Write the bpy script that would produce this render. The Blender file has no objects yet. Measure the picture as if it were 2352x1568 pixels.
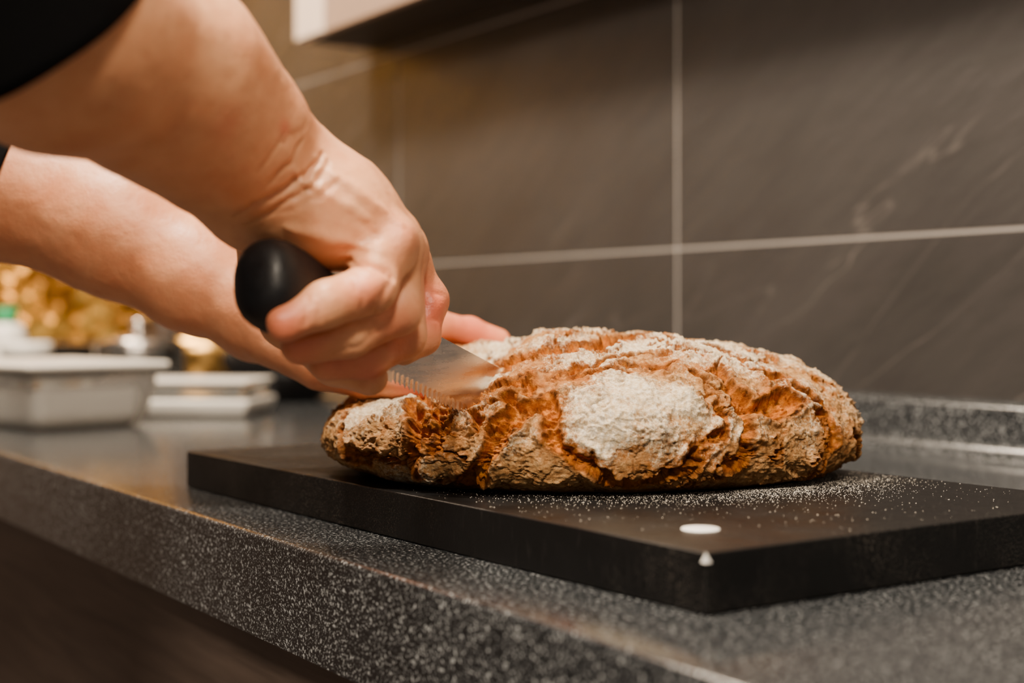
import bpy, bmesh, math, random
import numpy as np
from mathutils import Vector, Matrix
random.seed(3); np.random.seed(3)
S=bpy.context.scene
FX,FY=-0.8348,0.5505
RX,RY=0.5505,0.8348
ZC=1.015; ZT=0.900; ZB=0.9243
def V(u,d,z): return Vector((d*FX+u*RX, d*FY+u*RY, z))
# surveyed point: bearing / elevation (in 1/3300 rad units, measured from the photo) plus its distance in metres
def q(px,py,d): return V((px-1176)/3300*d, d, ZC+(725-py)/3300*d)
# ---------------- noise
def h3(i,j,k,s):
    n=(i*374761393+j*668265263+k*2147483647%1000003+k*1274126177+s*974634777)&0xffffffff
    n=((n^(n>>13))*1274126177)&0xffffffff
    n=((n^(n>>16))*2246822519)&0xffffffff
    n=n^(n>>15)
    return (n&0xffffff)/float(0xffffff)
def vn(P,s=0):
    I=np.floor(P).astype(np.int64); F=P-I; F=F*F*F*(F*(F*6-15)+10)
    r=0
    for a in (0,1):
        for b in (0,1):
            for c in (0,1):
                w=(F[:,0] if a else 1-F[:,0])*(F[:,1] if b else 1-F[:,1])*(F[:,2] if c else 1-F[:,2])
                r=r+w*h3(I[:,0]+a,I[:,1]+b,I[:,2]+c,s)
    return r*2-1
def fbm(P,o=4,s=0,g=0.5):
    r=0;a=1;t=0
    for k in range(o):
        r=r+a*vn(P*(2.03**k)+k*7.3,s+k);t+=a;a*=g
    return r/t
def voro(P,s=0):
    I=np.floor(P).astype(np.int64); f1=np.full(len(P),9.);f2=f1.copy();idv=np.zeros(len(P))
    for a in (-1,0,1):
        for b in (-1,0,1):
            for c in (-1,0,1):
                J=I+np.array([a,b,c])
                Q=np.stack([J[:,m]+h3(J[:,0],J[:,1],J[:,2],s+11*m) for m in range(3)],1)
                d=np.linalg.norm(Q-P,axis=1)
                l=d<f1
                f2=np.where(l,f1,np.minimum(f2,d)); idv=np.where(l,h3(J[:,0],J[:,1],J[:,2],s+99),idv); f1=np.where(l,d,f1)
    return f1,f2,idv
def sst(x): x=np.clip(x,0,1); return x*x*(3-2*x)
# ---------------- mesh helpers
def link(ob,parent=None):
    S.collection.objects.link(ob)
    if parent: ob.parent=parent
    return ob
def mk(name,v,f,mat=None,smooth=False,parent=None):
    me=bpy.data.meshes.new(name); me.from_pydata([tuple(x) for x in v],[],[tuple(x) for x in f]); me.update()
    if mat: 
        for m in (mat if isinstance(mat,(list,tuple)) else [mat]): me.materials.append(m)
    if smooth: me.polygons.foreach_set('use_smooth',[True]*len(me.polygons))
    return link(bpy.data.objects.new(name,me),parent)
def empty(name,loc=(0,0,0)):
    e=bpy.data.objects.new(name,None); e.location=loc; e.empty_display_size=0.05
    return link(e)
def bevel(ob,w,seg=3):
    m=ob.modifiers.new('b','BEVEL'); m.width=w; m.segments=seg; m.limit_method='ANGLE'; m.angle_limit=0.6
    ob.data.polygons.foreach_set('use_smooth',[True]*len(ob.data.polygons))
    n=ob.modifiers.new('w','WEIGHTED_NORMAL'); n.keep_sharp=True
def box(name,x0,x1,y0,y1,z0,z1,mat,bw=0.0,parent=None):
    v=[(x,y,z) for x in (x0,x1) for y in (y0,y1) for z in (z0,z1)]
    f=[(0,1,3,2),(4,6,7,5),(0,4,5,1),(2,3,7,6),(0,2,6,4),(1,5,7,3)]
    o=mk(name,v,f,mat,parent=parent)
    if bw: bevel(o,bw)
    return o
def lathe(name,prof,loc,mat,n=48,parent=None,sx=1,sy=1):
    v=[];f=[]
    for r,z in prof:
        for i in range(n):
            a=2*math.pi*i/n; v.append((loc[0]+r*sx*math.cos(a),loc[1]+r*sy*math.sin(a),loc[2]+z))
    for j in range(len(prof)-1):
        for i in range(n):
            f.append((j*n+i,j*n+(i+1)%n,(j+1)*n+(i+1)%n,(j+1)*n+i))
    f.append(tuple(range(n-1,-1,-1))); f.append(tuple((len(prof)-1)*n+i for i in range(n)))
    return mk(name,v,f,mat,True,parent)
# ---------------- material helpers
def mat(name,col=(.5,.5,.5),rough=.5,metal=0,**kw):
    m=bpy.data.materials.new(name); m.use_nodes=True; b=m.node_tree.nodes['Principled BSDF']
    b.inputs['Base Color'].default_value=(*col,1); b.inputs['Roughness'].default_value=rough; b.inputs['Metallic'].default_value=metal
    for k,val in kw.items(): b.inputs[k.replace('_',' ')].default_value=val
    return m
class N:
    def __init__(s,m): s.t=m.node_tree; s.b=s.t.nodes['Principled BSDF']
    def n(s,ty,**kw):
        x=s.t.nodes.new(ty)
        for k,v in kw.items():
            if k[0]=='_': setattr(x,k[1:],v)
            else:
                kk=k.replace('_',' ')
                x.inputs[kk].default_value=v
        return x
    def l(s,a,b): s.t.links.new(a,b)
    def co(s,scale=(1,1,1),rot=(0,0,0)):
        g=s.n('ShaderNodeNewGeometry'); mr=s.n('ShaderNodeMapping'); mr.inputs['Rotation'].default_value=rot
        mp=s.n('ShaderNodeMapping'); mp.inputs['Scale'].default_value=scale
        s.l(g.outputs['Position'],mr.inputs['Vector']); s.l(mr.outputs[0],mp.inputs['Vector']); return mp.outputs[0]
    def noise(s,sc,det=4,rough=.55,vec=None,dist=0):
        x=s.n('ShaderNodeTexNoise'); x.inputs['Scale'].default_value=sc; x.inputs['Detail'].default_value=det; x.inputs['Roughness'].default_value=rough; x.inputs['Distortion'].default_value=dist
        s.l(vec if vec is not None else s.co(),x.inputs['Vector']); return x.outputs[0]
    def ramp(s,fac,stops):
        r=s.n('ShaderNodeValToRGB'); e=r.color_ramp.elements
        while len(e)<len(stops): e.new(.5)
        for i,(p,c) in enumerate(stops):
            e[i].position=p; e[i].color=(c,c,c,1) if isinstance(c,(int,float)) else (*c,1)
        s.l(fac,r.inputs[0]); return r.outputs[0]
    def mix(s,fac,a,b,mode='MIX'):
        x=s.n('ShaderNodeMix',_data_type='RGBA',_blend_type=mode)
        for i,val in ((0,fac),(6,a),(7,b)):
            if isinstance(val,bpy.types.NodeSocket): s.l(val,x.inputs[i])
            elif i==0: x.inputs[0].default_value=val
            else: x.inputs[i].default_value=(*val,1)
        return x.outputs[2]
    def bump(s,h,st=.3,dist=.001,nrm=None):
        x=s.n('ShaderNodeBump'); x.inputs['Strength'].default_value=st; x.inputs['Distance'].default_value=dist
        s.l(h,x.inputs['Height'])
        if nrm is not None: s.l(nrm,x.inputs['Normal'])
        return x.outputs[0]
    def attr(s,name):
        return s.n('ShaderNodeAttribute',_attribute_name=name).outputs['Fac']
    def set(s,k,v): s.l(v,s.b.inputs[k])
# tile
M_tile=mat('slate_tile',rough=.45,Specular_IOR_Level=.35); n=N(M_tile)
base=n.ramp(n.noise(3,6,.6,n.co((1,1,2.5),(0,.6,0))),[(.3,(.025,.0225,.0215)),(.7,(.043,.0385,.0365))])
w=n.noise(2.0,4,.5,n.co((.8,1,4.5),(0,.6,0)),.5)
vein=n.ramp(w,[(.495,0),(.5,.45),(.505,0)])
msk=n.ramp(n.noise(2.5,2,.5),[(.48,0),(.64,1)])
vm=n.n('ShaderNodeMath',_operation='MULTIPLY'); n.l(vein,vm.inputs[0]); n.l(msk,vm.inputs[1])
n.set('Base Color',n.mix(vm.outputs[0],base,(.22,.19,.17)))
hb=n.noise(14,8,.65,n.co((1,1,3.5),(0,.6,0)))
n.set('Normal',n.bump(hb,.5,.004))
M_grout=mat('grout',(.30,.27,.25),.8)
# counter
M_ctr=mat('speckled_stone',rough=.15); n=N(M_ctr)
a=n.noise(540,2,.5); c=n.ramp(a,[(.50,(.0065,.0075,.0088)),(.60,(.023,.025,.027)),(.69,(.27,.28,.285))])
b2=n.noise(950,1,.5); c2=n.ramp(b2,[(.60,(0,0,0)),(.70,(.16,.165,.17))])
n.set('Base Color',n.mix(1.0,c,c2,'ADD')); 
n.set('Roughness',n.ramp(n.noise(300,2),[(.3,.12),(.7,.25)]))
n.set('Normal',n.bump(n.noise(350,2),.08,.0003))
# board
M_board=mat('black_plastic',(.006,.006,.006),.42,Specular_IOR_Level=.25); n=N(M_board)
sc=n.noise(60,3,.6,n.co((1,14,1),(0,0,.9)),.3); s1=n.ramp(sc,[(.60,(.0040,.0040,.0042)),(.78,(.016,.0145,.014))])
fl=n.noise(1600,1,.5); fm=n.ramp(fl,[(.62,0),(.68,1)])
fz=n.ramp(n.noise(7,3,.6),[(.45,0),(.70,.6)])
mm=n.n('ShaderNodeMath',_operation='MULTIPLY'); n.l(fm,mm.inputs[0]); n.l(fz,mm.inputs[1])
n.set('Base Color',n.mix(mm.outputs[0],s1,(.30,.26,.22)))
n.set('Roughness',n.ramp(n.noise(40,5),[(.3,.30),(.7,.46)]))
n.set('Normal',n.bump(n.noise(500,3,.6,n.co((1,6,1),(0,0,.9))),.25,.0004))
M_white=mat('white_plastic',(.8,.78,.75),.4)
M_wood=mat('dark_wood',rough=.5); n=N(M_wood)
n.set('Base Color',n.ramp(n.noise(6,6,.6,n.co((1,1,14)),.6),[(.3,(.040,.027,.021)),(.7,(.095,.068,.054))]))
n.set('Normal',n.bump(n.noise(30,4,.6,n.co((1,1,14))),.2,.001))
M_cream=mat('cream_laminate',(.80,.64,.52),.4)
M_beige=mat('beige_laminate',(.34,.23,.17),.45)
M_undershade=mat('underside_shade',(.030,.023,.019),.5)  # near-black colour stands in for the shade below the cabinet
M_floor=mat('floor_tile',(.12,.09,.075),.5)
M_ceil=mat('ceiling_paint',(.6,.54,.49),.8)
M_steel=mat('knife_steel',(.72,.70,.69),.3,1); n=N(M_steel)
n.set('Roughness',n.ramp(n.noise(300,3,.6,n.co((.1,.1,1))),[(.3,.20),(.7,.36)]))
M_handle=mat('black_rubber',(.006,.006,.007),.45,Specular_IOR_Level=.35); n=N(M_handle)
n.set('Roughness',n.ramp(n.noise(120,4),[(.3,.38),(.7,.60)])); n.set('Normal',n.bump(n.noise(900,2),.25,.0005))
M_cloth=mat('black_knit',(.004,.004,.0045),.95,Specular_IOR_Level=.1); n=N(M_cloth)
n.set('Normal',n.bump(n.noise(900,2),.5,.001))
# skin
M_skin=mat('skin',rough=.45); n=N(M_skin)
c=n.ramp(n.noise(45,5,.6),[(.3,(.70,.285,.125)),(.7,(.83,.41,.205))])
c=n.mix(n.attr('red'),c,(.72,.14,.07))
c=n.mix(n.ramp(n.noise(110,3,.6),[(.60,0),(.75,.35)]),c,(.60,.19,.09))
n.set('Base Color',c)
n.b.inputs['Subsurface Weight'].default_value=.15
n.b.inputs['Subsurface Radius'].default_value=(1,.35,.18); n.b.inputs['Subsurface Scale'].default_value=.005
vo=n.n('ShaderNodeTexVoronoi',_feature='F1'); vo.inputs['Scale'].default_value=1100; n.l(n.co(),vo.inputs['Vector'])
n.set('Normal',n.bump(n.noise(260,4,.65),.4,.0009,n.bump(vo.outputs['Distance'],.3,.0003)))
n.set('Roughness',n.ramp(n.noise(90,4),[(.3,.34),(.7,.48)]))
# bread
M_bread=mat('bread_crust',rough=.85); n=N(M_bread)
cr=n.attr('crack'); flr=n.attr('flour'); dk=n.attr('dark'); ru=n.attr('rust')
crumb=n.ramp(n.noise(240,6,.72),[(.30,(.10,.020,.0025)),(.43,(.38,.095,.006)),(.58,(.62,.19,.012)),(.76,(.80,.36,.045))])
crust=n.ramp(n.noise(300,6,.72),[(.30,(.16,.058,.015)),(.44,(.38,.18,.058)),(.60,(.56,.32,.130)),(.8,(.70,.48,.24))])
rusty=n.ramp(n.noise(260,6,.72),[(.30,(.12,.026,.004)),(.5,(.39,.115,.014)),(.75,(.58,.24,.045))])
flour=n.ramp(n.noise(420,5,.75),[(.25,(.38,.23,.11)),(.44,(.70,.53,.32)),(.64,(.93,.83,.66))])
spk=n.ramp(n.noise(520,5,.75),[(.38,0),(.60,1)])
crust=n.mix(ru,crust,rusty)
fa=n.n('ShaderNodeMath',_operation='MULTIPLY_ADD'); n.l(flr,fa.inputs[0]); fa.inputs[1].default_value=1.9
sp2=n.n('ShaderNodeMath',_operation='MULTIPLY_ADD'); n.l(spk,sp2.inputs[0]); sp2.inputs[1].default_value=1.0; sp2.inputs[2].default_value=-1.0
n.l(sp2.outputs[0],fa.inputs[2]); fa.use_clamp=True
top=n.mix(fa.outputs[0],crust,flour)
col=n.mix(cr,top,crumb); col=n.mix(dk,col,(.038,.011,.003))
n.set('Base Color',col)
b1=n.bump(n.noise(260,6,.75),.9,.0025); n.set('Normal',n.bump(n.noise(1100,4,.7),.6,.0007,b1))
n.b.inputs['Specular IOR Level'].default_value=.15

# ---------------- room
v=[];f=[];mi=[]
XW0,XW1=-2.7,1.5; YW=0.987
def addbox(x0,x1,y0,y1,z0,z1,m):
    k=len(v)
    v.extend([(x,y,z) for x in (x0,x1) for y in (y0,y1) for z in (z0,z1)])
    for g in [(0,1,3,2),(4,6,7,5),(0,4,5,1),(2,3,7,6),(0,2,6,4),(1,5,7,3)]:
        f.append(tuple(k+i for i in g)); mi.append(m)
addbox(XW0-.1,XW1,YW+.0012,YW+.12,0,2.5,1)
gx=-1.1786; gz=ZC+.0717; g=.0021
xs=[gx+.611*i for i in range(-3,6)]; zs=[gz+.300*j for j in range(-4,6)]
for i in range(len(xs)-1):
    for j in range(len(zs)-1):
        x0=max(xs[i]+g,XW0); x1=min(xs[i+1]-g,XW1); z0=max(zs[j]+g,0); z1=min(zs[j+1]-g,2.5)
        if x1>x0 and z1>z0: addbox(x0,x1,YW,YW+.02,z0,z1,0)
w=mk('wall_back',v,f,[M_tile,M_grout]); w.data.polygons.foreach_set('material_index',mi)
# far end wall: plain dark plaster with a gold mosaic splashback standing on the counter
M_gold=mat('gold_mosaic',rough=.22,metal=.75); n=N(M_gold)
vo=n.n('ShaderNodeTexVoronoi',_feature='F1'); vo.inputs['Scale'].default_value=34; n.l(n.co(),vo.inputs['Vector'])
sep=n.n('ShaderNodeSeparateColor'); n.l(vo.outputs['Color'],sep.inputs[0])
gc=n.ramp(sep.outputs[0],[(.1,(.22,.085,.010)),(.6,(.70,.32,.04)),(.88,(1.0,.64,.15))])
n.set('Base Color',n.mix(n.ramp(n.noise(5,3),[(.42,0),(.62,.55)]),gc,(.20,.075,.014)))
n.set('Normal',n.bump(vo.outputs['Distance'],.8,.012))
M_pl=mat('brown_plaster',(.10,.07,.055),.7)
box('wall_left',XW0-.1,XW0,-2.2,YW,0,2.5,M_pl)
box('mosaic_splashback',XW0+.0003,XW0+.008,.33,YW-.04,ZT+.001,1.75,M_gold)
box('floor',XW0-.1,1.5,-2.2,YW+.1,-.1,0,M_floor)
box('ceiling',XW0-.1,1.5,-2.2,YW+.1,2.5,2.6,M_ceil)
# countertop profile
pr=[(.305,.8455)]
for i in range(7):
    a=math.pi/2*i/6; pr.append((.308-.003*math.cos(a),.897+.003*math.sin(a)))
pr+=[(.925,.900)]
for i in range(1,7):
    a=math.pi/2*i/6; pr.append((.925+.022*math.sin(a),.922-.022*math.cos(a)))
pr+=[(.947,.936)]
for i in range(1,5):
    a=math.pi/2*i/4; pr.append((.955-.008*math.cos(a),.938+.008*math.sin(a)))
pr+=[(YW-.0005,.946),(YW-.0005,.8455)]
x0,x1=XW0+.0005,1.2; m=len(pr)
v=[(x,y,z) for x in (x0,x1) for y,z in pr]; f=[(i,(i+1)%m,m+(i+1)%m,m+i) for i in range(m)]+[tuple(range(m-1,-1,-1)),tuple(range(m,2*m))]
ct=mk('countertop',v,f,M_ctr,True); e=ct.modifiers.new('e','EDGE_SPLIT'); e.split_angle=.7
# base cabinet
bc=empty('base_cabinet')
box('carcass',XW0+.001,1.2,.352,YW-.001,.1,.845,M_wood,parent=bc)
box('plinth',XW0+.001,1.2,.40,.42,0,.1,M_wood,parent=bc)
x=XW0+.004;k=0
while x<1.1:
    box('door_front_%d'%k,x,x+1.196,.332,.351,.105,.835,M_wood,.001,bc)
    x+=1.2;k+=1
# wall cabinet
wc=empty('wall_cabinet')
cz=ZC+.39
box('body',-1.876,.2,.885,YW-.0005,cz+.004,cz+.55,M_beige,.001,wc)
box('underside',-1.874,.2,.886,YW-.0006,cz,cz+.0038,M_undershade,0,wc)  # thin added panel, carries the painted shade under the body
box('door_frame_side',-1.876,-1.79,.867,.884,cz,cz+.55,M_cream,.002,wc)
box('door_panel',-1.79,.2,.871,.884,cz+.0,cz+.55,M_beige,.001,wc)
# ---------------- board
P0=Vector((-.418,.3646,0)); ang=math.radians(1.8)
bx=Vector((-math.cos(ang),-math.sin(ang),0)); by=Vector((-.0188,1,0)).normalized()
bo=empty('cutting_board')
def B(a,b,z): return P0+bx*a+by*b+Vector((0,0,z))
L,Wd=.508,.272
vs=[B(a,b,z) for a in (0,L) for b in (0,Wd) for z in (ZT+.0003,ZB)]
o=mk('slab',vs,[(0,1,3,2),(4,6,7,5),(0,4,5,1),(2,3,7,6),(0,2,6,4),(1,5,7,3)],M_board,parent=bo)
bm=bmesh.new(); bm.from_mesh(o.data); bmesh.ops.recalc_face_normals(bm,faces=bm.faces); bm.to_mesh(o.data); bevel(o,.0009)
c=B(.047,.040,0)
lathe('corner_plug',[(.0083,-.004),(.0083,.0002),(.0078,.0006)],(c.x,c.y,ZB),M_white,parent=bo)
t=[B(.0026,-.0004,ZB-.0040),B(-.0004,.0026,ZB-.0040),B(-.0005,-.0005,ZB-.0040),B(-.0001,-.0001,ZB+.0003),B(.0045,.0045,ZB-.0040)]
o=mk('corner_chip',t,[(0,3,2),(1,2,3),(0,2,1),(0,4,3),(1,3,4),(0,1,4)],M_white,parent=bo)
bm=bmesh.new(); bm.from_mesh(o.data); bmesh.ops.recalc_face_normals(bm,faces=bm.faces); bm.to_mesh(o.data)
# ---------------- bread
CU,CD=.0455,.843; A_,B_=.154,.130; ZM=ZB+.020; HT=.0600; NP=2.38
def lowfac(x,y):
    return 1-.36*sst((-.17-x)/.26)*sst((.40-y)/.4)
nU,nV=1150,480
th=np.linspace(0,2*np.pi,nU,endpoint=False)
tv=np.linspace(0,1,nV)
ph=np.pi*(tv)  # 0 top .. pi bottom
TH,PH=np.meshgrid(th,ph)
cx=np.sin(PH)*np.cos(TH); cy=np.sin(PH)*np.sin(TH); cz_=np.cos(PH)
nrm=((np.abs(cx)**2.1+np.abs(cy)**2.1)**(NP/2.1)+np.abs(cz_)**NP)**(1/NP)
cx,cy,cz_=cx/nrm,cy/nrm,cz_/nrm
wob=1+.03*np.sin(3*TH+1.0)+.02*np.sin(5*TH+2)
lx=cx*A_; ly=cy*B_*wob
lz=np.where(cz_>0,cz_*HT*lowfac(cx,cy),cz_*.030)
lz=np.where(lz<-.0195,-.0195+(lz+.0195)*.03,lz)
BASE=np.stack([ (CD+ly)*FX+(CU+lx)*RX,(CD+ly)*FY+(CU+lx)*RY, ZM+lz],-1)
du=np.roll(BASE,-1,1)-np.roll(BASE,1,1); dv=np.gradient(BASE,axis=0)
NR=np.cross(dv,du); NR/= (np.linalg.norm(NR,axis=-1,keepdims=True)+1e-12)
cen=BASE.mean((0,1)); 
sg=np.sign(((BASE-cen)*NR).sum(-1)); NR*=np.where(np.median(sg)<0,-1,1)
NR[0]=[0,0,1];NR[-1]=[0,0,-1]
P=BASE.reshape(-1,3); Nn=NR.reshape(-1,3)
cam=np.array([0,0,ZC])
VP=P-cam; dd=VP@np.array([FX,FY,0]); uu=VP@np.array([RX,RY,0])
PX=1176+3300*uu/dd; PY=725-3300*VP[:,2]/dd
front=(Nn*(-VP)).sum(1)>0
fi=np.where(front)[0]
def hit(px,py):
    k=fi[np.argmin((PX[fi]-px)**2+(PY[fi]-py)**2)]
    return P[k]
cracks=[([(1070,862),(1180,832),(1290,800),(1400,783),(1500,770)],7),
([(1180,872),(1235,900),(1262,940),(1290,1000),(1330,1050),(1380,1095),(1450,1110)],5),
([(1380,1100),(1500,1098),(1580,1055),(1640,1005)],4),
([(1200,950),(1140,1010),(1105,1070),(1060,1105)],6.5),
([(935,920),(970,960),(965,1010),(955,1060),(990,1095)],4.2),
([(800,940),(790,1000),(830,1040),(930,1055)],2.5),
([(1640,850),(1700,930),(1760,950),(1830,930)],5.5),
([(1700,930),(1725,1000),(1690,1060)],7),
([(1265,880),(1380,855),(1480,835),(1590,850),(1645,900),(1652,965),(1640,1005)],2.2),
([(880,885),(960,905),(1020,930),(1075,942)],3.5),
([(1500,768),(1560,805),(1640,800),(1720,840),(1800,880),(1880,930)],3.4),
([(1180,872),(1120,905),(1080,940)],4),
([(1945,985),(1960,1045)],4.5),
([(1260,940),(1200,950),(1180,905)],5.5),
([(1830,930),(1890,960),(1900,1020)],2.5),
([(1290,860),(1420,820),(1530,810),(1600,820)],2.8)]
warp=np.stack([fbm(P*45,3,s) for s in (1,21,41)],1)*.009+np.stack([fbm(P*150,3,s) for s in (5,25,45)],1)*.004
Q=P+warp
cd=np.full(len(P),9.)
for pl,wmm in cracks:
    pts=[hit(*p) for p in pl]
    for p0,p1 in zip(pts[:-1],pts[1:]):
        e=p1-p0; t=np.clip(((Q-p0)@e)/(e@e+1e-12),0,1)
        d=np.linalg.norm(Q-p0-t[:,None]*e,axis=1)
        cd=np.minimum(cd,d-wmm*.001)
f1,f2,idv=voro(P*np.array([26,26,26])+warp*60,3)
e2=(f2-f1)/26
g1,g2,idg=voro(P*75+warp*90,8)
e3=(g2-g1)/75
selm=sst((fbm(P*22,3,70)+.05)/.25)
wsec=.0012+.0018*sst(fbm(P*30,2,80)+.4)
ed=np.minimum(cd,e2-wsec*selm+.004*(1-selm))
crack=1-sst((ed+.0006)/.0014)
fine=(1-sst(e3/.0010))*sst((fbm(P*40,2,90)+.15)/.3)*(1-crack)
low=fbm(P*18,3,7); md=fbm(P*70,4,17); hi=fbm(P*260,4,27); vh=fbm(P*700,2,37)
lip=np.exp(-((ed-.0022)/.0022)**2)*.0024*sst(md*2+.7)
# layered flakes: terraces
ter=fbm(P*95+warp*40,4,61)*4.0; tf=ter-np.floor(ter); terr=(np.floor(ter)+sst((tf-.75)/.25))*.00065
disp=low*.0045+md*.0015+hi*.0007+vh*.00030+lip-.0070*sst((-ed+.0010)/.0040)-fine*.0012+crack*(hi*.0034+vh*.0014)+terr*(1-crack)
pc=hit(1450,970); disp+= .009*np.exp(-(np.linalg.norm(P-pc,axis=1)/.033)**2)
pc=hit(1600,800); disp+= .003*np.exp(-(np.linalg.norm(P-pc,axis=1)/.03)**2)
pc=hit(1080,1010); disp+= -.003*np.exp(-(np.linalg.norm(P-pc,axis=1)/.012)**2)
bot=sst((P[:,2]-ZB)/.008)
P2=P+Nn*(disp*(.15+.85*bot))[:,None]
P2[:,2]=np.maximum(P2[:,2],ZB+.0002)
upn=Nn[:,2]
flour=.12+.24*upn+1.25*fbm(P*26,5,55,.62)+.45*md
for (px,py,r,a) in [(1430,930,.028,.12),(1600,805,.032,.6),(1160,785,.030,.55),(1380,850,.028,.2),(1720,830,.02,.3),(870,970,.03,.15),(1750,1000,.03,-.35),(1250,900,.02,-.4),(1130,930,.03,-.2),(1750,890,.025,-.25),(1080,1000,.02,-.15)]:
    flour+=a*np.exp(-(np.linalg.norm(P-hit(px,py),axis=1)/r)**2)
flour=flour*(1-sst((.0030-ed)/.0030)*.7)
flour=np.clip(flour,0,1)
rust=np.clip(np.exp(-np.clip(ed,0,1)/.0036)*1.05+1.0*fbm(P*30,4,155,.6)-.0,0,1)
edge_dark=np.exp(-((ed-.0001)/.0007)**2)*.75*sst(hi+.7)
tline=np.exp(-((tf-.78)/.07)**2)*.34*(1-crack)*sst(md+.6)
base_shade=(1-sst((P[:,2]-ZB)/.012))*sst(fbm(P*60,3,66)+.5)*.8  # shade painted into the crust colour round the foot of the loaf
flour*=1-.3*base_shade
dark=np.clip(edge_dark+fine*.55+tline+base_shade*.35+np.clip(-hi-.22,0,1)*1.8*crack,0,1)  # brown crack edges, plus occlusion shade painted into crevices and the base
cr_=crack*np.clip(.8+.6*hi,0,1)
me=bpy.data.meshes.new('bread_loaf')
idx=np.arange(nU*nV).reshape(nV,nU)
a=idx[:-1];b=np.roll(idx,-1,1)[:-1];c=np.roll(idx,-1,1)[1:];d=idx[1:]
F=np.stack([a,d,c,b],-1).reshape(-1,4)
me.vertices.add(len(P2)); me.vertices.foreach_set('co',P2.ravel())
me.loops.add(F.size); me.loops.foreach_set('vertex_index',F.ravel().astype(np.int32))
me.polygons.add(len(F)); me.polygons.foreach_set('loop_start',np.arange(0,F.size,4,dtype=np.int32)); me.polygons.foreach_set('loop_total',np.full(len(F),4,dtype=np.int32))
me.update(calc_edges=True); me.validate()
for nm,arr in (('crack',cr_),('flour',flour),('dark',dark),('rust',rust)):
    at=me.attributes.new(nm,'FLOAT','POINT'); at.data.foreach_set('value',arr.astype(np.float32))
me.polygons.foreach_set('use_smooth',[True]*len(me.polygons)); me.materials.append(M_bread)
bread=link(bpy.data.objects.new('bread_loaf',me))
v0=np.array([p for p in me.polygons[nU*100].normal]); pc=np.array(me.polygons[nU*100].center)
if (v0@(pc-cen))<0: me.flip_normals()
# flour dust
vs=[];fs=[]
def speck(x,y,r,z=ZB):
    k=len(vs); a0=random.random()*6.28
    for i in range(4):
        a=a0+i*1.5708; vs.append((x+r*math.cos(a),y+r*math.sin(a),z))
    vs.append((x,y,z+r*1.1))
    for i in range(4): fs.append((k+i,k+(i+1)%4,k+4))
cnt=0
while cnt<8500:
    if random.random()<.82:
        a=random.gauss(-.8,.5); rr=.93+abs(random.gauss(0,.20)); u=CU+A_*.9*rr*math.cos(a); d_=CD+B_*.93*rr*math.sin(a)
    else:
        u=random.uniform(-.2,.3); d_=random.uniform(.6,1.0)
    p=V(u,d_,0)-P0; aa=p.dot(bx); bb=p.dot(by)
    if .004<aa<L-.004 and .004<bb<Wd-.004:
        p=V(u,d_,0); speck(p.x,p.y,random.choice([.00008,.0001,.00013,.00017,.00024]))
    cnt+=1
mk('flour_dust',vs,fs,mat('flour',(.75,.68,.58),.9))
# ---------------- knife
kn=empty('bread_knife')
KB=q(576,630,.60); KE=q(1127,902,.77)
ax=(KE-KB).normalized()
hd=V(.10,-.36,-1)-V(0,0,0); hd=(hd-ax*hd.dot(ax)).normalized(); nn=ax.cross(hd).normalized()
def K(s,h,t): return KB+ax*s+hd*h+nn*t
secs=[(0,.001,.001),(.0006,.010,.008),(.003,.0158,.012),(.008,.0195,.0155),(.018,.0205,.0165),(.032,.0190,.016),(.046,.0165,.0145),(.060,.0145,.012),(.076,.0135,.011),(.090,.0145,.011),(.095,.016,.0105),(.099,.016,.009),(.1015,.013,.006),(.102,.001,.001)]
v=[];f=[];nn_=40
for s,hh,tt in secs:
    for i in range(nn_):
        a=2*math.pi*i/nn_; ca,sa=math.cos(a),math.sin(a)
        ex=.85; v.append(K(s,hh*math.copysign(abs(ca)**ex,ca),tt*math.copysign(abs(sa)**ex,sa)))
for j in range(len(secs)-1):
    for i in range(nn_): f.append((j*nn_+i,j*nn_+(i+1)%nn_,(j+1)*nn_+(i+1)%nn_,(j+1)*nn_+i))
f+= [tuple(range(nn_-1,-1,-1)),tuple((len(secs)-1)*nn_+i for i in range(nn_))]
o=mk('handle',v,f,M_handle,True,kn); sm=o.modifiers.new('s','SUBSURF'); sm.levels=sm.render_levels=1
v=[];f=[];ns=340;s0,s1=.094,.285
for i in range(ns+1):
    t=i/ns; s=s0+(s1-s0)*t; ph_=(s/.0042)%1
    sc_=.0018*abs(math.sin(math.pi*ph_)) if s>.106 else 0
    tip=max(0,(t-.8)/.2); hs=-.0170+.012*tip**2; he=.0200-sc_-.006*tip**2; hb=he-.005+sc_*.3
    for h,tt in ((hs,.0009),(hb,.0008),(he,.0001),(he,-.0001),(hb,-.0008),(hs,-.0009)): v.append(K(s,h,tt))
for i in range(ns):
    for j in range(6): f.append((i*6+j,i*6+(j+1)%6,(i+1)*6+(j+1)%6,(i+1)*6+j))
f+=[tuple(range(5,-1,-1)),tuple(ns*6+j for j in range(6))]
mk('blade',v,f,M_steel,parent=kn)
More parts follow.
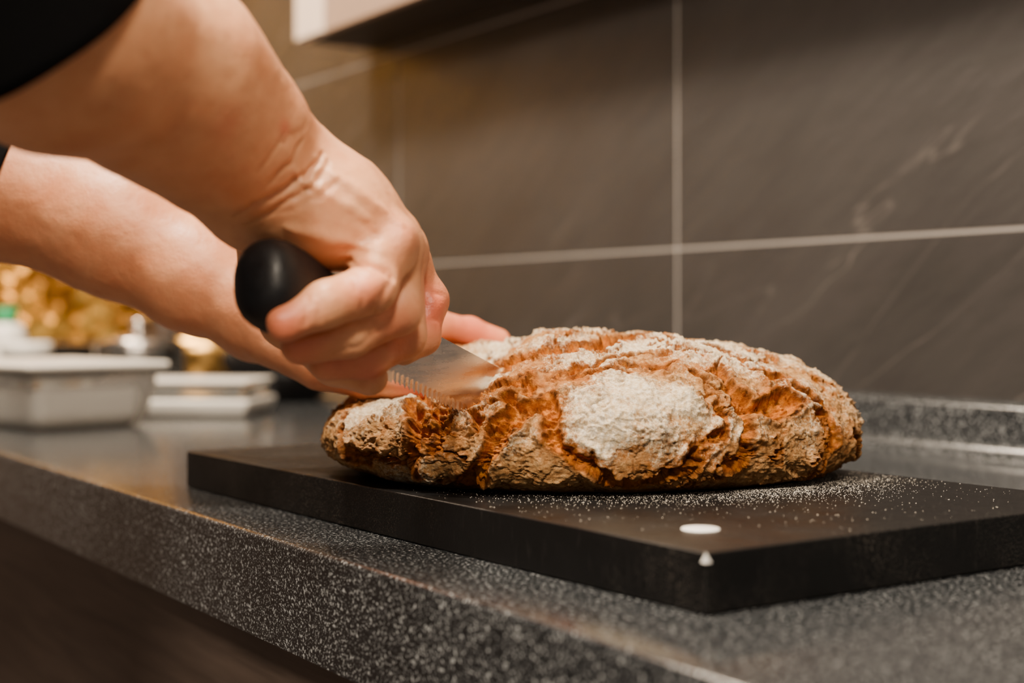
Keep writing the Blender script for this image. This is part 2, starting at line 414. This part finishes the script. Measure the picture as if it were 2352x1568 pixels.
# ---------------- flesh SDF
def smin(a,b,k):
    h=np.clip(.5+.5*(b-a)/k,0,1); return b*(1-h)+a*h-k*h*(1-h)
def cap(P,b):
    p0,p1,r0,r1=b; e=p1-p0; t=np.clip(((P-p0)@e)/(e@e+1e-12),0,1)
    return np.linalg.norm(P-p0-t[:,None]*e,axis=1)-(r0+(r1-r0)*t)
def chain(pts):
    o=[]
    for (a,b) in zip(pts[:-1],pts[1:]):
        o.append((np.array(q(*a[:3])),np.array(q(*b[:3])),a[3],b[3]))
    return o
def wchain(pts):
    return [(np.array(a[:3]),np.array(b[:3]),a[3],b[3]) for a,b in zip(pts[:-1],pts[1:])]
def surf(body,fingers,vox,kb,kf,iters=7):
    def f(P):
        D=None
        for b in body:
            c=cap(P,b); D=c if D is None else smin(D,c,kb)
        out=D
        for fg in fingers:
            E=None
            for b in fg:
                c=cap(P,b); E=c if E is None else smin(E,c,.004)
            out=np.minimum(out,smin(D,E,kf))
        return out
    bm=bmesh.new()
    for b in body+[x for fg in fingers for x in fg]:
        p0,p1,r0,r1=b; ln=np.linalg.norm(p1-p0); k=max(2,int(ln/(min(r0,r1)*.35))+1)
        for i in range(k+1):
            t=i/k; c=p0+(p1-p0)*t; r=r0+(r1-r0)*t+vox*.4
            bmesh.ops.create_icosphere(bm,subdivisions=3,radius=r,matrix=Matrix.Translation(Vector(c)))
    me=bpy.data.meshes.new('tmp'); bm.to_mesh(me); bm.free()
    ob=bpy.data.objects.new('tmp',me); S.collection.objects.link(ob)
    m=ob.modifiers.new('r','REMESH'); m.mode='VOXEL'; m.voxel_size=vox
    dg=bpy.context.evaluated_depsgraph_get(); ev=ob.evaluated_get(dg); me2=bpy.data.meshes.new_from_object(ev)
    bpy.data.objects.remove(ob)
    n=len(me2.vertices); P=np.zeros(n*3); me2.vertices.foreach_get('co',P); P=P.reshape(-1,3)
    h=vox*.3; st=vox*2.4
    for it in range(iters):
        d0=f(P); G=np.stack([(f(P+h*np.eye(3)[k])-f(P-h*np.eye(3)[k]))/(2*h) for k in range(3)],1)
        gn=np.linalg.norm(G,axis=1,keepdims=True)+1e-6
        P=P-np.clip(d0,-st,st)[:,None]*G/gn*np.minimum(1,1/gn)*.9
    return me2,P,G/gn
def finish(me2,P,name,mt,parent,it=2):
    me2.vertices.foreach_set('co',P.ravel()); me2.update()
    me2.materials.clear(); me2.materials.append(mt); me2.name=name
    me2.polygons.foreach_set('use_smooth',[True]*len(me2.polygons))
    o=link(bpy.data.objects.new(name,me2),parent)
    sm=o.modifiers.new('s','SMOOTH'); sm.iterations=it; sm.factor=.5
    return o
def flesh(name,body,fingers,lines,reds,parent,vox=.0013,kb=.016,kf=.006,tint=0):
    me2,P,G=surf(body,fingers,vox,kb,kf); n=len(P)
    # surface lines: snap to the near surface, then carve (dp>0) or raise (dp<0)
    W=P-cam; dz=W@np.array([FX,FY,0]); X=1176+3300*(W@np.array([RX,RY,0]))/dz; Y=725-3300*W[:,2]/dz
    def snap(px,py):
        k=np.where((abs(X-px)<9)&(abs(Y-py)<9))[0]
        if len(k)==0: return None
        return P[k[np.argmin(dz[k])]]
    off=np.zeros(n)
    for pl,w_,dp in lines:
        pts=[]
        for (a,b) in zip(pl[:-1],pl[1:]):
            for t in np.linspace(0,1,6)[:-1 if (b!=pl[-1]) else None]: pts.append(snap(a[0]+(b[0]-a[0])*t,a[1]+(b[1]-a[1])*t))
        m_=len(pts)
        best=np.full(n,9.)
        for i in range(m_-1):
            p0,p1=pts[i],pts[i+1]
            if p0 is None or p1 is None or np.linalg.norm(p1-p0)>.02: continue
            e=p1-p0; t=np.clip(((P-p0)@e)/(e@e+1e-12),0,1); d_=np.linalg.norm(P-p0-t[:,None]*e,axis=1)
            tt=(i+t)/(m_-1); tap=.25+.75*np.sin(np.pi*tt)
            best=np.minimum(best,d_/np.maximum(tap,.3))
        off-=dp*np.exp(-(best/w_)**2)
    off+=fbm(P*120,3,5)*.00035+fbm(P*40,2,9)*.0006
    P=P+G*off[:,None]
    red=np.full(n,float(tint))
    for px,py,r,a in reds:
        p=snap(px,py)
        if p is not None: red=np.maximum(red,a*np.exp(-(np.linalg.norm(P-p,axis=1)/r)**2))
    at=me2.attributes.new('red','FLOAT','POINT'); at.data.foreach_set('value',red.astype(np.float32))
    return finish(me2,P,name,M_skin,parent)
person=empty('person')
# right arm + hand
RB=chain([(616,402,.648,.0285),(512,305,.620,.0340),(378,182,.588,.0400),(135,75,.53,.0410),(70,30,.52,.0405),(-60,-130,.50,.0415)])
RB+=chain([(630,420,.640,.025),(762,480,.638,.0195),(885,562,.638,.0140)])
RB+=chain([(650,415,.655,.025),(782,480,.656,.019),(900,558,.660,.0140)])
RB+=chain([(660,415,.668,.023),(792,490,.672,.018),(912,575,.682,.0138)])
RB+=chain([(670,420,.680,.02),(792,510,.69,.017),(922,602,.703,.0130)])
RB+=chain([(585,470,.640,.018),(730,532,.640,.0140)])
RFi=[chain([(885,562,.638,.0128),(856,660,.622,.0106),(745,700,.607,.0094),(655,742,.600,.0082)]),
 chain([(900,560,.660,.0128),(912,712,.645,.0110),(800,770,.628,.0096),(690,792,.622,.0086)]),
 chain([(912,576,.682,.0125),(925,770,.668,.0108),(845,820,.652,.0094),(750,832,.645,.0083)]),
 chain([(922,602,.703,.0120),(980,690,.706,.0104),(968,772,.695,.0090),(925,802,.682,.0080)]),
 chain([(620,480,.672,.018),(625,610,.69,.0155),(660,735,.686,.0130),(770,830,.678,.0108),(850,866,.672,.0086)])]
RL=[([(545,505),(600,472),(665,440),(720,395),(748,345)],.0017,.0025),
([(575,525),(640,485),(700,450),(745,400),(762,360)],.0014,.0019),
([(640,500),(700,478),(750,440),(790,400)],.0012,.0009),
([(625,425),(680,375),(705,320)],.0014,.0015),([(650,335),(690,310),(712,280)],.0013,.0012),([(600,400),(640,350),(670,300)],.0013,.0010),
([(770,610),(830,596),(890,612),(915,640)],.0017,.0028),
([(905,640),(885,690),(862,745)],.0013,.0014),([(700,672),(712,715),(705,755)],.0009,.0009),([(730,665),(742,705),(735,745)],.0009,.0008),
([(820,640),(840,680),(835,725)],.0010,.0009),
([(1000,665),(1025,672)],.0010,.0009),([(990,725),(1022,730)],.001,.0009),
([(690,400),(790,470),(870,520)],.0030,-.0016),([(760,385),(850,450),(925,515)],.0030,-.0018),([(650,530),(750,555),(840,565)],.0035,-.0014),
([(720,430),(820,500),(880,545)],.0025,.0010),
([(930,530),(945,548)],.006,-.0024),([(865,560),(880,572)],.005,-.0020),
([(850,650),(858,668)],.005,-.0016),([(1000,685),(1008,700)],.005,-.0016),
([(900,740),(830,800),(740,830)],.001,.001)]
reds=[(650,745,.013,.75),(850,670,.012,.55),(1000,700,.018,.9),(925,815,.014,.6),(855,870,.014,.65),(935,545,.012,.3),(690,790,.013,.6),(915,770,.014,.5),(530,295,.008,.35),(665,300,.004,.6),(780,840,.014,.5)]
flesh('right_arm_and_hand',RB,RFi,RL,reds,person)
LB=chain([(592,715,.868,.0245),(450,635,.875,.032),(270,522,.885,.0410),(-10,410,.895,.0465),(-110,360,.885,.047)])
LB+=chain([(600,720,.865,.0235),(760,775,.868,.021),(890,775,.885,.0135)])
LB+=chain([(600,720,.87,.022),(760,775,.885,.019),(890,785,.91,.0130)])
LB+=chain([(600,725,.875,.021),(760,790,.90,.018),(870,800,.935,.0120)])
LFi=[chain([(890,775,.885,.012),(1000,750,.905,.0102),(1080,763,.92,.0092),(1145,783,.925,.0080)]),
 chain([(890,785,.91,.012),(985,768,.935,.0102),(1060,800,.952,.0092),(1100,835,.956,.008)]),
 chain([(870,800,.935,.012),(950,800,.96,.0100),(1000,840,.972,.009),(1030,880,.972,.008)]),
 chain([(820,810,.93,.011),(870,840,.965,.009),(900,870,.975,.008),(920,900,.975,.0072)]),
 chain([(640,770,.855,.020),(740,830,.838,.0165),(850,865,.815,.0125),(915,876,.802,.0105),(968,888,.793,.0088)])]
reds=[(968,890,.018,.9),(1100,760,.03,.85),(740,850,.02,.3)]
flesh('left_arm_and_hand',LB,LFi,[],reds,person,tint=.16)
# sleeves
def tube(name,pts,rs,parent,hem=.002):
    pts=[Vector(p) for p in pts]; v=[];f=[];n_=72
    prev=None
    for i,p in enumerate(pts):
        t=(pts[min(i+1,len(pts)-1)]-pts[max(i-1,0)]).normalized()
        if prev is None: a=t.orthogonal().normalized()
        else: a=(prev-t*prev.dot(t)).normalized()
        prev=a; b=t.cross(a)
        for j in range(n_):
            an=2*math.pi*j/n_; r=rs[i]*(1+.02*math.sin(3*an+i*1.3)+.012*math.sin(7*an-i*.9))
            v.append(p+(a*math.cos(an)+b*math.sin(an))*r)
    for i in range(len(pts)-1):
        for j in range(n_): f.append((i*n_+j,i*n_+(j+1)%n_,(i+1)*n_+(j+1)%n_,(i+1)*n_+j))
    o=mk(name,v,f,M_cloth,True,parent); s=o.modifiers.new('s','SOLIDIFY'); s.thickness=.003
    s=o.modifiers.new('u','SUBSURF'); s.levels=s.render_levels=1
    return o
dirn=(q(-60,-130,.50)-q(80,72,.52)).normalized()
h0=q(88,82,.521)
tube('sleeve_right_arm',[h0,h0+dirn*.01,h0+dirn*.04,h0+dirn*.09,h0+dirn*.15,(-.50,-.02,1.31),(-.51,-.09,1.365)],[.050,.0505,.053,.056,.059,.064,.066],person)
h0=q(8,441,.893); dirn=(q(-250,330,.88)-q(-10,415,.895)).normalized()
tube('sleeve_left_arm',[h0,h0+dirn*.01,h0+dirn*.04,(-.944,.150,1.135),(-.94,.09,1.19),(-.925,.01,1.27),(-.89,-.09,1.365)],[.0525,.053,.055,.058,.059,.063,.066],person)
# rest of the cook (outside the frame): shirt, trousers, neck and head
me2,P_,G_=surf(wchain([(-.52,-.10,1.365,.066),(-.60,-.13,1.375,.075),(-.80,-.13,1.375,.075),(-.88,-.10,1.365,.066)])
 +wchain([(-.62,-.15,1.33,.095),(-.62,-.20,1.15,.10),(-.63,-.24,.98,.105)])+wchain([(-.78,-.15,1.33,.095),(-.78,-.20,1.15,.10),(-.77,-.24,.98,.105)])
 +wchain([(-.70,-.12,1.38,.06),(-.70,-.105,1.435,.058)]),[],.008,.05,.02,5)
finish(me2,P_,'shirt',M_cloth,person)
M_tr=mat('dark_trousers',(.012,.013,.018),.9)
me2,P_,G_=surf(wchain([(-.61,-.25,.93,.10),(-.61,-.24,.50,.065),(-.60,-.27,.12,.05)])+wchain([(-.79,-.25,.93,.10),(-.79,-.24,.50,.065),(-.80,-.27,.12,.05)])+wchain([(-.64,-.25,.96,.105),(-.76,-.25,.96,.105)]),[],.008,.03,.02,5)
finish(me2,P_,'trousers',M_tr,person)
for sx in (-.60,-.80):
    me2,P_,G_=surf(wchain([(sx,-.29,.045,.044),(sx,-.16,.036,.035),(sx,-.10,.034,.033)]),[],.006,.02,.02,4)
    P_[:,2]=np.maximum(P_[:,2],.001); finish(me2,P_,'shoe',M_tr,person)
me2,P_,G_=surf(wchain([(-.70,-.115,1.40,.050),(-.70,-.085,1.50,.048)])+wchain([(-.70,-.075,1.60,.086),(-.70,-.045,1.585,.078)])+wchain([(-.70,-.02,1.52,.045),(-.70,.015,1.505,.026)]),
 [wchain([(-.70,.030,1.575,.009),(-.70,.052,1.548,.012)]),wchain([(-.78,-.065,1.585,.012),(-.785,-.07,1.56,.010)]),wchain([(-.62,-.065,1.585,.012),(-.615,-.07,1.56,.010)]),wchain([(-.718,.028,1.520,.0065),(-.70,.034,1.521,.0075),(-.682,.028,1.520,.0065)])],.004,.03,.008,5)
at=me2.attributes.new('red','FLOAT','POINT'); rd=np.exp(-(np.linalg.norm((P_-np.array([-.70,.036,1.520]))/np.array([.022,.02,.008]),axis=1))**2)*.8; at.data.foreach_set('value',rd.astype(np.float32))
finish(me2,P_,'head',M_skin,person)
M_hair=mat('brown_hair',(.05,.025,.012),.6)
me2,P_,G_=surf(wchain([(-.70,-.095,1.618,.090),(-.70,-.060,1.635,.080)])+wchain([(-.70,-.13,1.57,.070),(-.70,-.16,1.52,.045)]),[],.005,.03,.01,5)
finish(me2,P_,'hair',M_hair,person)
M_eye=mat('eye_dark',(.03,.02,.015),.15)
for sx in (-.73,-.67): lathe('eye',[(.001,-.010),(.007,-.007),(.010,0),(.007,.007),(.001,.010)],(sx,.024,1.585),M_eye,16,person)

# ---------------- background things
def onctr(px,d,z=0): 
    p=V((px-1176)/3300*d,d,ZT+z); return p
M_wp=mat('white_glaze',(.76,.72,.66),.3)
M_clear=mat('clear_plastic',(.88,.87,.83),.12,IOR=1.2); M_clear.node_tree.nodes['Principled BSDF'].inputs['Transmission Weight'].default_value=.8
M_pan=mat('black_enamel',(.010,.009,.009),.2); M_ss=mat('stainless',(.6,.55,.5),.22,1)
M_green=mat('green_plastic',(.01,.30,.10),.4)
def rbox(name,p,w,dp,h,mt,rot=0,bw=.006,z0=0,parent=None,taper=1.0):
    o=box(name,-w/2,w/2,-dp/2,dp/2,0,h,mt,bw,parent); 
    for vv in o.data.vertices:
        if vv.co.z<.0001: vv.co.x*=taper; vv.co.y*=taper
    o.location=(p.x,p.y,ZT+.0003+z0); o.rotation_euler=(0,0,rot); return o
p=onctr(120,1.52)
fc=empty('food_container')
rbox('tub',p,.20,.15,.060,M_clear,.2,.014,0,fc,.86); rbox('contents',p,.165,.12,.040,M_wp,.2,.012,.004,fc,.9); rbox('lid',p,.208,.158,.007,M_wp,.2,.003,.0605,fc)
p=onctr(450,1.68); st=empty('stacked_trays')
rbox('tray_lower',p,.165,.130,.020,M_wp,.9,.006,0,st,.9); rbox('tray_upper',p,.150,.115,.017,M_clear,.9,.006,.0205,st,.95); rbox('tray_lid',p,.156,.121,.004,M_wp,.9,.0018,.0378,st)
p=onctr(15,2.1); bt=empty('bottle')
lathe('body',[(.026,0),(.028,.004),(.028,.085),(.022,.10),(.013,.105)],(p.x,p.y,ZT+.0005),M_wp,parent=bt)
lathe('cap',[(.015,.105),(.0155,.106),(.0155,.125),(.014,.127)],(p.x,p.y,ZT+.0005),M_green,parent=bt)
p=onctr(60,1.9)
lathe('white_jar',[(.027,0),(.03,.003),(.03,.062),(.033,.063),(.033,.078),(.031,.080)],(p.x,p.y,ZT+.0005),M_wp)
p=onctr(320,1.98); ck=empty('cooking_pot')
lathe('pot',[(.058,0),(.062,.003),(.062,.070),(.064,.073),(.060,.073),(.059,.006),(.01,.005)],(p.x,p.y,ZT+.0005),M_ss,parent=ck)
lathe('pot_lid',[(.063,.074),(.045,.085),(.012,.090),(.008,.096),(.014,.104),(.01,.110)],(p.x,p.y,ZT+.0005),M_ss,parent=ck)
p=onctr(470,2.25)
lathe('brass_bowl',[(.04,0),(.045,.002),(.075,.045),(.085,.080),(.082,.080),(.07,.045),(.040,.006)],(p.x,p.y,ZT+.0005),mat('brass',(.75,.42,.12),.3,1))
p=onctr(650,1.95); 
lathe('black_bowl',[(.045,0),(.05,.002),(.080,.045),(.086,.076),(.083,.076),(.075,.045),(.045,.006)],(p.x,p.y,ZT+.0005),M_pan)
p=onctr(180,2.45); rt=empty('roasting_pan')
rbox('tray',p,.16,.42,.065,M_pan,0,.01,0,rt,.9); rbox('rim',p,.17,.43,.004,M_ss,0,.0015,.0655,rt)

# ---------------- lights
def area(name,loc,rot,size,power,col,sy=None):
    l=bpy.data.lights.new(name,'AREA'); l.energy=power; l.color=col; l.size=size
    if sy: l.shape='RECTANGLE'; l.size_y=sy
    o=bpy.data.objects.new(name,l); o.location=loc; o.rotation_euler=rot; return link(o)
warm=(1,.85,.67)
def aim(o,t): o.rotation_euler=(Vector(t)-o.location).to_track_quat('-Z','Y').to_euler()
l=area('ceiling_lamp',(-.62,.12,2.42),(0,0,0),.22,54,warm); aim(l,(-.65,.45,.95))
l=area('ceiling_lamp.001',(.75,-.2,2.42),(0,0,0),.25,34,warm); aim(l,(-.4,.45,.95))
l=area('ceiling_lamp.002',(-1.9,.1,2.42),(0,0,0),.28,58,(1,.82,.62)); aim(l,(-2.3,.5,.95))
l=area('ceiling_lamp.003',(.35,-1.2,2.40),(0,0,0),.30,76,warm); aim(l,(-.6,.5,1.0))
wd=bpy.data.worlds.new('w'); S.world=wd; wd.use_nodes=True
wd.node_tree.nodes['Background'].inputs[0].default_value=(1,.88,.77,1); wd.node_tree.nodes['Background'].inputs[1].default_value=.22
# ---------------- camera
cd_=bpy.data.cameras.new('cam'); co=bpy.data.objects.new('camera',cd_); link(co)
co.location=(0,0,ZC)
co.rotation_euler=Vector((FX,FY,0)).to_track_quat('-Z','Y').to_euler()
cd_.sensor_width=36; cd_.lens=50.5; cd_.shift_y=-59/2352
cd_.clip_start=.01
cd_.dof.use_dof=True; cd_.dof.focus_distance=.735; cd_.dof.aperture_fstop=4.5
S.camera=co
